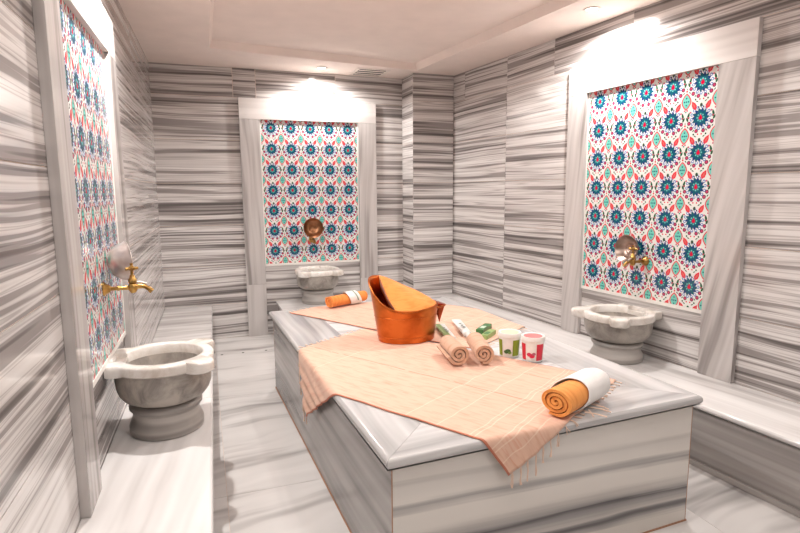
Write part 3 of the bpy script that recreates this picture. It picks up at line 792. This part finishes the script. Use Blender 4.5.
# ------------------------------------------------------------------ rolled towels
def roll(name, label, A, B, r, mat, turns=3.2, group=None, band=None, squash=1.0, tassel=False, seed=1, z=HP):
    """A: bottom point of the visible end, B: of the far end (2D)"""
    A, B = Vector(A), Vector(B); L = (B - A).length; ang = math.atan2(B.y - A.y, B.x - A.x)
    t = thing(name, label, 'towel', (A.x, A.y, z), ang)
    th = r * .82 / turns; S = int(turns * 26); rs = random.Random(seed)
    bm = newbm(); uvl = bm.loops.layers.uv['UVMap']
    def cross(s, inner, x):
        a = 2 * PI * s * turns; rr_ = .12 * r + .88 * r * s - (th * .80 if inner else 0) * (1 if s > .02 else .5)
        rr_ = max(rr_, .002)
        rr_ *= 1 + .035 * noise.noise(Vector((math.cos(a) * 1.5, math.sin(a) * 1.5 + s * 4, x * 9 + seed)))
        a2 = a + .6 + seed
        y = rr_ * math.cos(a2); zz = rr_ * math.sin(a2) * squash
        zz = max(zz, -r * squash * .93)
        return y, zz + r * squash * .935 + .004
    X = 15; out, inn_ = [], []
    for s in range(S + 1):
        ss = s / S
        e0 = .010 * noise.noise(Vector((ss * 7, seed, 0))) ; e1 = .010 * noise.noise(Vector((ss * 7, seed + 4, 0)))
        ro, ri = [], []
        for k in range(X + 1):
            x = e0 * (1 - k / X) + (L + e1) * (k / X)
            y, zz = cross(ss, False, x); ro.append(bm.verts.new((x, y, zz)))
            y, zz = cross(ss, True, x); ri.append(bm.verts.new((x, y, zz)))
        out.append(ro); inn_.append(ri)
    def quad(a, b, c, d, u):
        f = bm.faces.new([a, b, c, d])
        for l, q in zip(f.loops, u): l[uvl].uv = q
    for s in range(S):
        u0, u1 = s / S * turns * r * 4, (s + 1) / S * turns * r * 4
        for k in range(X):
            v0, v1 = k / X * L, (k + 1) / X * L; uu = ((u0, v0), (u1, v0), (u1, v1), (u0, v1))
            quad(out[s][k], out[s + 1][k], out[s + 1][k + 1], out[s][k + 1], uu)
            quad(inn_[s][k], inn_[s][k + 1], inn_[s + 1][k + 1], inn_[s + 1][k], ((u0, v0), (u0, v1), (u1, v1), (u1, v0)))
        for k in (0, X):
            quad(out[s][k], inn_[s][k], inn_[s + 1][k], out[s + 1][k], ((u0, 0), (u0, .01), (u1, .01), (u1, 0)))
    for s in (0, S):
        for k in range(X): quad(out[s][k], out[s][k + 1], inn_[s][k + 1], inn_[s][k], ((0, 0), (0, .1), (.1, .1), (.1, 0)))
    finish(bm, 'roll', mat, t, smooth=60)
    if band:
        b0, b1, slant, bmat, stripe = band
        bm = newbm(); N = 40; ra, rb_ = [], []
        rows = [(b0, 0), (b0 + .01, 1), ((b0 + b1) / 2, 1), (b1 - .01, 1), (b1, 0)]
        rings = []
        uvl = bm.loops.layers.uv['UVMap']
        for f0, up in rows:
            ring = []
            for i in range(N):
                a = 2 * PI * i / N
                rr_ = r * (.995 + .02 * up) + .002 + .002 * noise.noise(Vector((math.cos(a) * 2, math.sin(a) * 2, f0 * 9)))
                x = L * f0 + slant * math.sin(a - .5) * r
                zz = max(rr_ * math.sin(a) * squash, -r * squash * .935 - .002)
                ring.append(bm.verts.new((x, rr_ * math.cos(a), zz + r * squash * .935 + .004)))
            rings.append(ring)
        for A_, B_ in zip(rings, rings[1:]):
            for i in range(N):
                j = (i + 1) % N; f = bm.faces.new([A_[i], A_[j], B_[j], B_[i]])
                for l in f.loops: l[uvl].uv = (l.vert.co.x, l.vert.co.y)
        o = finish(bm, 'wrap_band', bmat, t, smooth=60)
        md = o.modifiers.new('thick', 'SOLIDIFY'); md.thickness = .0025; md.offset = -1
        o['label'] = 'white cloth band wrapped round the roll'
        if stripe:
            bm = newbm(); ring0, ring1 = [], []
            for i in range(N // 2 + 6):
                a = -.5 + 2 * PI * i / N
                rr_ = r * 1.02 + .0045
                x = L * (b1 - .10) + slant * math.sin(a - .5) * r
                zz = max(rr_ * math.sin(a) * squash, -r * squash * .935 - .002) + r * squash * .935 + .004
                ring0.append(bm.verts.new((x - .006, rr_ * math.cos(a), zz))); ring1.append(bm.verts.new((x + .006, rr_ * math.cos(a), zz)))
            for i in range(len(ring0) - 1): bm.faces.new([ring0[i], ring0[i + 1], ring1[i + 1], ring1[i]])
            so = finish(bm, 'band_stripe', m_steel2, o, smooth=60); md = so.modifiers.new('t', 'SOLIDIFY'); md.thickness = .001
    if tassel:
        for k in range(4):
            bm = newbm(); p = Vector((L * (.30 + .1 * k), -r * 1.0, .012)); q = p + Vector((rs.uniform(-.03, .04), -rs.uniform(.03, .07), -.009))
            tube(bm, [p, (p + q) / 2 + Vector((0, 0, .003)), q], [.0022, .0026, .003], 6); finish(bm, 'tassel', m_fringe, t, smooth=60)
    return t
m_steel2 = simple('grey_green_stripe', (.35, .42, .36), .8)
roll('rolled_towel', 'orange rolled towel with white band at the near right corner of the slab', (1.548, -3.742), (1.822, -3.618), .070, m_orange, 3.4,
     band=(.32, .90, .55, m_wcloth, False), squash=.80, tassel=True, seed=2, z=HP + .009)
roll('rolled_towel', 'orange rolled towel with white band at the far end before the back basin', (1.185, -1.60), (1.475, -1.46), .052, m_orange2, 3.2,
     band=(.5, .82, -.5, m_wcloth, True), squash=.9, seed=5, z=HP + .009)
roll('rolled_towel', 'rose beige rolled towel, the left one of the pair before the tubes', (1.478, -3.09), (1.510, -2.88), .057, m_pink, 2.6, squash=.95, seed=8, z=HP + .009)
roll('rolled_towel', 'rose beige rolled towel, the right one of the pair beside the green-lidded tub', (1.592, -3.12), (1.665, -2.88), .055, m_pink, 2.6, squash=.95, seed=13, z=HP + .009)

# ------------------------------------------------------------------ copper bucket with cloth
BX, BY = 1.42, -2.53
bk = thing('copper_bucket', 'large copper scuttle-shaped bucket with a high left lip and an orange cloth inside', 'bucket', (BX, BY, HP + .004), 0)
HT = [(0, .19), (20, .197), (40, .215), (60, .25), (85, .288), (100, .318), (125, .352), (150, .354), (165, .342), (180, .31), (200, .25), (220, .207),
      (240, .188), (262, .182), (285, .190), (310, .203), (340, .205), (360, .19)]
def rim_l(deg):
    deg %= 360
    for (a, ha), (b, hb) in zip(HT, HT[1:]):
        if a <= deg <= b: return ha + (hb - ha) * (deg - a) / (b - a)
    return HT[0][1]
def rim_h(deg): return sum(rim_l(deg + q) for q in (-12, -8, -4, 0, 4, 8, 12)) / 7
def brad(deg, z):
    k = z / .36
    a = .160 + .045 * k; b = .128 + .03 * k
    c, s = math.cos(math.radians(deg)), math.sin(math.radians(deg))
    if c < 0: a += .012 * k
    # handle side is pinched into a blunt corner
    return a * c, b * s
NS, NR_ = 96, 16
bm = newbm(); grid = []
for k in range(NR_ + 1):
    ring = []
    for i in range(NS):
        dg = 360 * i / NS; z = .004 + (rim_h(dg) - .004) * k / NR_
        x, y = brad(dg, z); ring.append(bm.verts.new((x, y, z)))
    grid.append(ring)
for A, B in zip(grid, grid[1:]):
    for i in range(NS): j = (i + 1) % NS; bm.faces.new([A[i], A[j], B[j], B[i]])
bm.faces.new(grid[0][::-1])
o = finish(bm, 'shell', m_copper, bk, smooth=50)
md = o.modifiers.new('thick', 'SOLIDIFY'); md.thickness = .003; md.offset = -1
def loop_bead(zf, rad, name, mat):
    bm = newbm(); rings = []
    for i in range(NS):
        dg = 360 * i / NS; z = zf(dg); x, y = brad(dg, z); c = Vector((x, y, z)); out = Vector((x, y, 0)).normalized()
        rings.append([bm.verts.new(c + out * rad * math.cos(2 * PI * q / 8) + Vector((0, 0, rad * math.sin(2 * PI * q / 8)))) for q in range(8)])
    for i in range(NS):
        A, B = rings[i], rings[(i + 1) % NS]
        for q in range(8): r_ = (q + 1) % 8; bm.faces.new([A[q], A[r_], B[r_], B[q]])
    finish(bm, name, mat, bk, smooth=60)
loop_bead(rim_h, .0042, 'rolled_rim', m_copper)
loop_bead(lambda d: .034, .0022, 'bead', m_copper)
loop_bead(lambda d: .145, .0022, 'bead', m_copper)
# folded ear on the low side
bm = newbm()
x0, _ = brad(0, .18)
pts = [(x0 - .016, -.060, .200), (x0 + .040, -.030, .186), (x0 + .062, .008, .182), (x0 - .006, .045, .205), (x0 + .014, -.015, .080)]
A_, B_, C_, D_, E_ = [bm.verts.new(p) for p in pts]
bm.faces.new([A_, B_, E_]); bm.faces.new([B_, C_, E_]); bm.faces.new([C_, D_, E_]); bm.faces.new([A_, D_, C_, B_])
o = finish(bm, 'folded_ear', m_copperd, bk); o['label'] = 'dark red copper folded ear'
bm = newbm(); tube(bm, [(x0 - .045, -.082, .180), (x0 + .008, -.060, .184), (x0 + .045, -.022, .180)], .005, 10); finish(bm, 'ear_bar', m_copper, bk, smooth=60)
# cloth in the bucket
bm = newbm(); uvl = bm.loops.layers.uv['UVMap']; NX, NY = 26, 20; g = []
for a in range(NX + 1):
    t = a / NX; fa = 126 - 114 * t; na = 236 + 108 * t; row = []
    for b in range(NY + 1):
        s = b / NY
        xf, yf = brad(fa, rim_h(fa)); xn, yn = brad(na, rim_h(na))
        p = Vector((xf * .96, yf * .96, rim_h(fa) + .004)).lerp(Vector((xn * .955, yn * .955, rim_h(na) - .004)), s)
        p.z += (.030 * math.sin(PI * t) ** .8) * math.sin(PI * s) ** .8
        p.z += (.012 * noise.noise(Vector((t * 4 + s * 2, s * 3, 3))) + .008 * math.sin(t * 15 - s * 6) * t) * math.sin(PI * s)
        p.z -= .012 * max(0, math.sin(PI * s)) * (1 - t)
        if t == 0: pass
        row.append(bm.verts.new(p))
    g.append(row)
for a in range(NX):
    for b in range(NY):
        f = bm.faces.new([g[a][b], g[a + 1][b], g[a + 1][b + 1], g[a][b + 1]])
        for l, (aa, bb_) in zip(f.loops, ((a, b), (a + 1, b), (a + 1, b + 1), (a, b + 1))): l[uvl].uv = (aa / NX * .35, bb_ / NY * .3)
# edge turned down into the bucket on the high side
low = [bm.verts.new(v.co + Vector((.012, 0, -.09 * (1 - .5 * k / NY)))) for k, v in enumerate(g[0])]
for b in range(NY): bm.faces.new([g[0][b], g[0][b + 1], low[b + 1], low[b]])
o = finish(bm, 'orange_cloth', m_orange2, smooth=60); o.location = bk.location
md = o.modifiers.new('thick', 'SOLIDIFY'); md.thickness = .003; md.offset = -1
tag(o, 'bright orange cotton cloth stuffed into the copper bucket', 'cloth')

# ------------------------------------------------------------------ tubs, tubes and packets
def tub(label, x, y, rz, colr, lidc, fruit, z):
    t = thing('cosmetic_tub', label, 'tub', (x, y, z), rz)
    r0, r1, h = .048, .055, .103
    bm = newbm(); lathe(bm, [(0, 0), (r0 - .003, 0), (r0, .003), (r1, h), (0, h)], 48); finish(bm, 'body', m_white, t, smooth=40)
    def patch(name, a0, a1, za, zb, mat, lift=.0008):
        bm = newbm(); n = 14; lo, hi = [], []
        for i in range(n + 1):
            a = a0 + (a1 - a0) * i / n
            for z_, L_ in ((za, lo), (zb, hi)):
                r = r0 + (r1 - r0) * z_ / h + lift; L_.append(bm.verts.new((r * math.cos(a), r * math.sin(a), z_)))
        for i in range(n): bm.faces.new([lo[i], lo[i + 1], hi[i + 1], hi[i]])
        return finish(bm, name, mat, t, smooth=60)
    mc = simple('label_colour', colr, .4)
    patch('label_panel', -1.3, -.72, .010, .092, mc); patch('label_panel', .32, 1.12, .010, .092, mc)
    # picture between the panels
    for (a, zc, s, c) in fruit:
        bm = newbm(); n = 12; r = r0 + (r1 - r0) * zc / h + .0014
        vs = []
        for i in range(n):
            q = 2 * PI * i / n; aa = a + s * math.cos(q) / r; vs.append(bm.verts.new(((r + .0002) * math.cos(aa), (r + .0002) * math.sin(aa), zc + s * .8 * math.sin(q))))
        bm.faces.new(vs); finish(bm, 'label_picture', simple('fruit', c, .4), t)
    bm = newbm(); lathe(bm, [(0, h), (r1 + .001, h), (r1 + .003, h + .002), (r1 + .003, h + .019), (r1 + .001, h + .022), (r1 - .003, h + .022), (r1 - .006, h + .0195), (0, h + .0195)], 48)
    lid = finish(bm, 'lid', m_white, t, smooth=40)
    bm = newbm(); lathe(bm, [(0, h + .0196), (r1 - .010, h + .0196), (r1 - .010, h + .0204), (0, h + .0204)], 40)
    bmx = finish(bm, 'lid_disc', simple('lid_colour', lidc, .4), lid, smooth=40)
    return t
f1 = math.atan2(-5.34 + 3.0, .3755 - 1.785)       # towards the room entrance
tub('white tub with olive green label and pale green lid disc', 1.800, -3.005, f1, (.26, .34, .02), (.60, .78, .52), [(-.12, .036, .014, (.05, .12, .04)), (-.30, .032, .012, (.06, .16, .05)), (.05, .028, .009, (.25, .45, .10))], HP + .001)
tub('white tub with crimson label and pink-red lid disc', 1.868, -3.110, f1, (.66, .02, .05), (.80, .20, .20), [(-.36, .040, .012, (.62, .03, .09)), (-.10, .034, .014, (.66, .02, .07)), (.08, .044, .009, (.45, .12, .18))], HP + .001)
m_print = simple('grey_print', (.25, .28, .27), .6)
def cream_tube(label, A, B, wd, mat, mat2, cap, z):
    A, B = Vector(A), Vector(B); L = (B - A).length
    t = thing('cream_tube', label, 'tube', (A.x, A.y, z), math.atan2(B.y - A.y, B.x - A.x))
    bm = newbm(); rings = []
    for k in range(9):
        f = k / 8; wy = wd * (.5 - .06 * f); hz = .003 + .013 * f ** .8; ring = []
        for i in range(20):
            a = 2 * PI * i / 20; ring.append(bm.verts.new((L * .84 * f, wy * math.cos(a), .0165 + hz * math.sin(a))))
        rings.append(ring)
    for A_, B_ in zip(rings, rings[1:]):
        for i in range(20):
            j = (i + 1) % 20; f = bm.faces.new([A_[i], A_[j], B_[j], B_[i]])
            cy = (A_[i].co.y + A_[j].co.y) / 2
            f.material_index = 1 if cy < wd * .05 else 0
    bm.faces.new(rings[0][::-1]); bm.faces.new(rings[-1])
    finish(bm, 'tube_body', [mat, mat2], t, smooth=60)
    bm = newbm(); lathe(bm, [(0, 0), (.014, 0), (.0155, .002), (.0145, L * .16), (0, L * .16)], 24)
    o = finish(bm, 'cap', cap, t, smooth=40); o.rotation_euler = (0, PI / 2, 0); o.location = (L * .842, 0, .0165)
    for k in range(3):
        bm = newbm(); box(bm, L * (.30 + .14 * k), L * (.36 + .14 * k), -.009, .006, .0355 - .006 * (2 - k) * .8, .0358 - .006 * (2 - k) * .8)
        finish(bm, 'print_mark', m_print, t)
    return t
m_green = simple('green_pack', (.30, .42, .15), .35); m_dgreen = simple('dark_green_pack', (.06, .20, .07), .35)
m_pale = simple('pale_green_plastic', (.62, .74, .58), .35)
cream_tube('green and white cream tube lying right beside the copper bucket', (1.70, -2.36), (1.615, -2.74), .064, m_white, m_green, m_pale, HP + .006)
cream_tube('white cream tube with grey print lying behind the rolled towels', (1.845, -2.29), (1.735, -2.70), .060, m_white, m_white, m_white, HP + .006)
def packet(label, x, y, rz, ln, wd, hh, mat, z):
    t = thing('soap_packet', label, 'packet', (x, y, z), rz)
    bm = newbm(); box(bm, -ln / 2, ln / 2, -wd / 2, wd / 2, 0, hh); finish(bm, 'box', mat, t, bevel=.003)
    bm = newbm(); box(bm, -ln * .28, ln * .05, -wd * .3, wd * .3, hh, hh + .0008); finish(bm, 'print_patch', m_pale if mat is m_dgreen else m_dgreen, t)
    return t
packet('dark green soap packet lying behind the lighter green one', 1.905, -2.545, .75, .165, .045, .028, m_dgreen, HP + .006)
packet('light green soap packet lying between rolled towel and green-lidded tub', 1.868, -2.665, .72, .150, .042, .026, m_green, HP + .006)

# ------------------------------------------------------------------ ceiling fittings
vt = thing('ceiling_vent', 'square white air vent in the ceiling by the back wall', 'vent', (1.93, -.19, H), 0)
bm = newbm()
for a, b, c, d in ((-.16, .16, -.16, -.13), (-.16, .16, .13, .16), (-.16, -.13, -.13, .13), (.13, .16, -.13, .13)): box(bm, a, b, c, d, -.006, -.0005)
finish(bm, 'vent_frame', m_ventw, vt, bevel=.002)
bm = newbm(); box(bm, -.13, .13, -.13, .13, -.003, -.001); finish(bm, 'backing', m_black, vt)
for k in range(3):
    bm = newbm(); y = -.08 + .08 * k
    hexa(bm, [(-.128, y - .014, -.004), (.128, y - .014, -.004), (.128, y - .011, -.004), (-.128, y - .011, -.004), (-.128, y + .002, -.009), (.128, y + .002, -.009), (.128, y + .005, -.009), (-.128, y + .005, -.009)])
    finish(bm, 'slat', m_ventw, vt)
m_glow, nt, b = new_mat('lamp_glow'); b.inputs['Emission Color'].default_value = (1, .93, .82, 1); b.inputs['Emission Strength'].default_value = 25
WH = ['above the left-hand basin', 'above the back-wall basin', 'above the right-hand basin', 'over the near end of the left bench', 'over the near end of the right bench', 'behind the viewer']
for (x, y, e), wh in zip(SPOTS, WH):
    z = H if not (.46 < x < 2.6 and -6.3 < y < -.66) else H + TH
    if z > H: continue
    s = thing('ceiling_spotlight', 'round recessed ceiling spotlight ' + wh, 'spotlight', (x, y, H), 0)
    bm = newbm(); lathe(bm, [(.036, -.0005), (.052, -.0005), (.052, -.004), (.048, -.007), (.038, -.007), (.034, -.003)], 32, close=True); finish(bm, 'trim_ring', m_ventw, s, smooth=40)
    bm = newbm(); lathe(bm, [(0, -.001), (.033, -.001), (.033, -.0025), (0, -.0025)], 24); finish(bm, 'lens', m_glow, s)

GR = {'wash_basin': 'carved marble wash basins along the walls', 'brass_tap': 'brass taps on the tile panels', 'bath_bowl': 'metal bath bowls by the taps',
      'tile_panel': 'floral tile panels in the niches', 'niche_frame': 'marble frames round the tile panels', 'ceiling_spotlight': 'recessed spotlights in the ceiling',
      'marble_bench': 'marble benches along the walls', 'spread_towel': 'peach striped towels spread on the slab', 'cosmetic_tub': 'labelled tubs on the slab',
      'cream_tube': 'cream tubes on the slab', 'soap_packet': 'green soap packets on the slab'}
for o in list(bpy.data.objects):
    if o.parent is None and 'label' in o:
        b = o.name.split('.')[0]
        if b in GR: o['group'] = GR[b]
        elif b == 'rolled_towel': o['group'] = 'orange rolled towels' if o['label'].startswith('orange') else 'rose beige rolled towels'
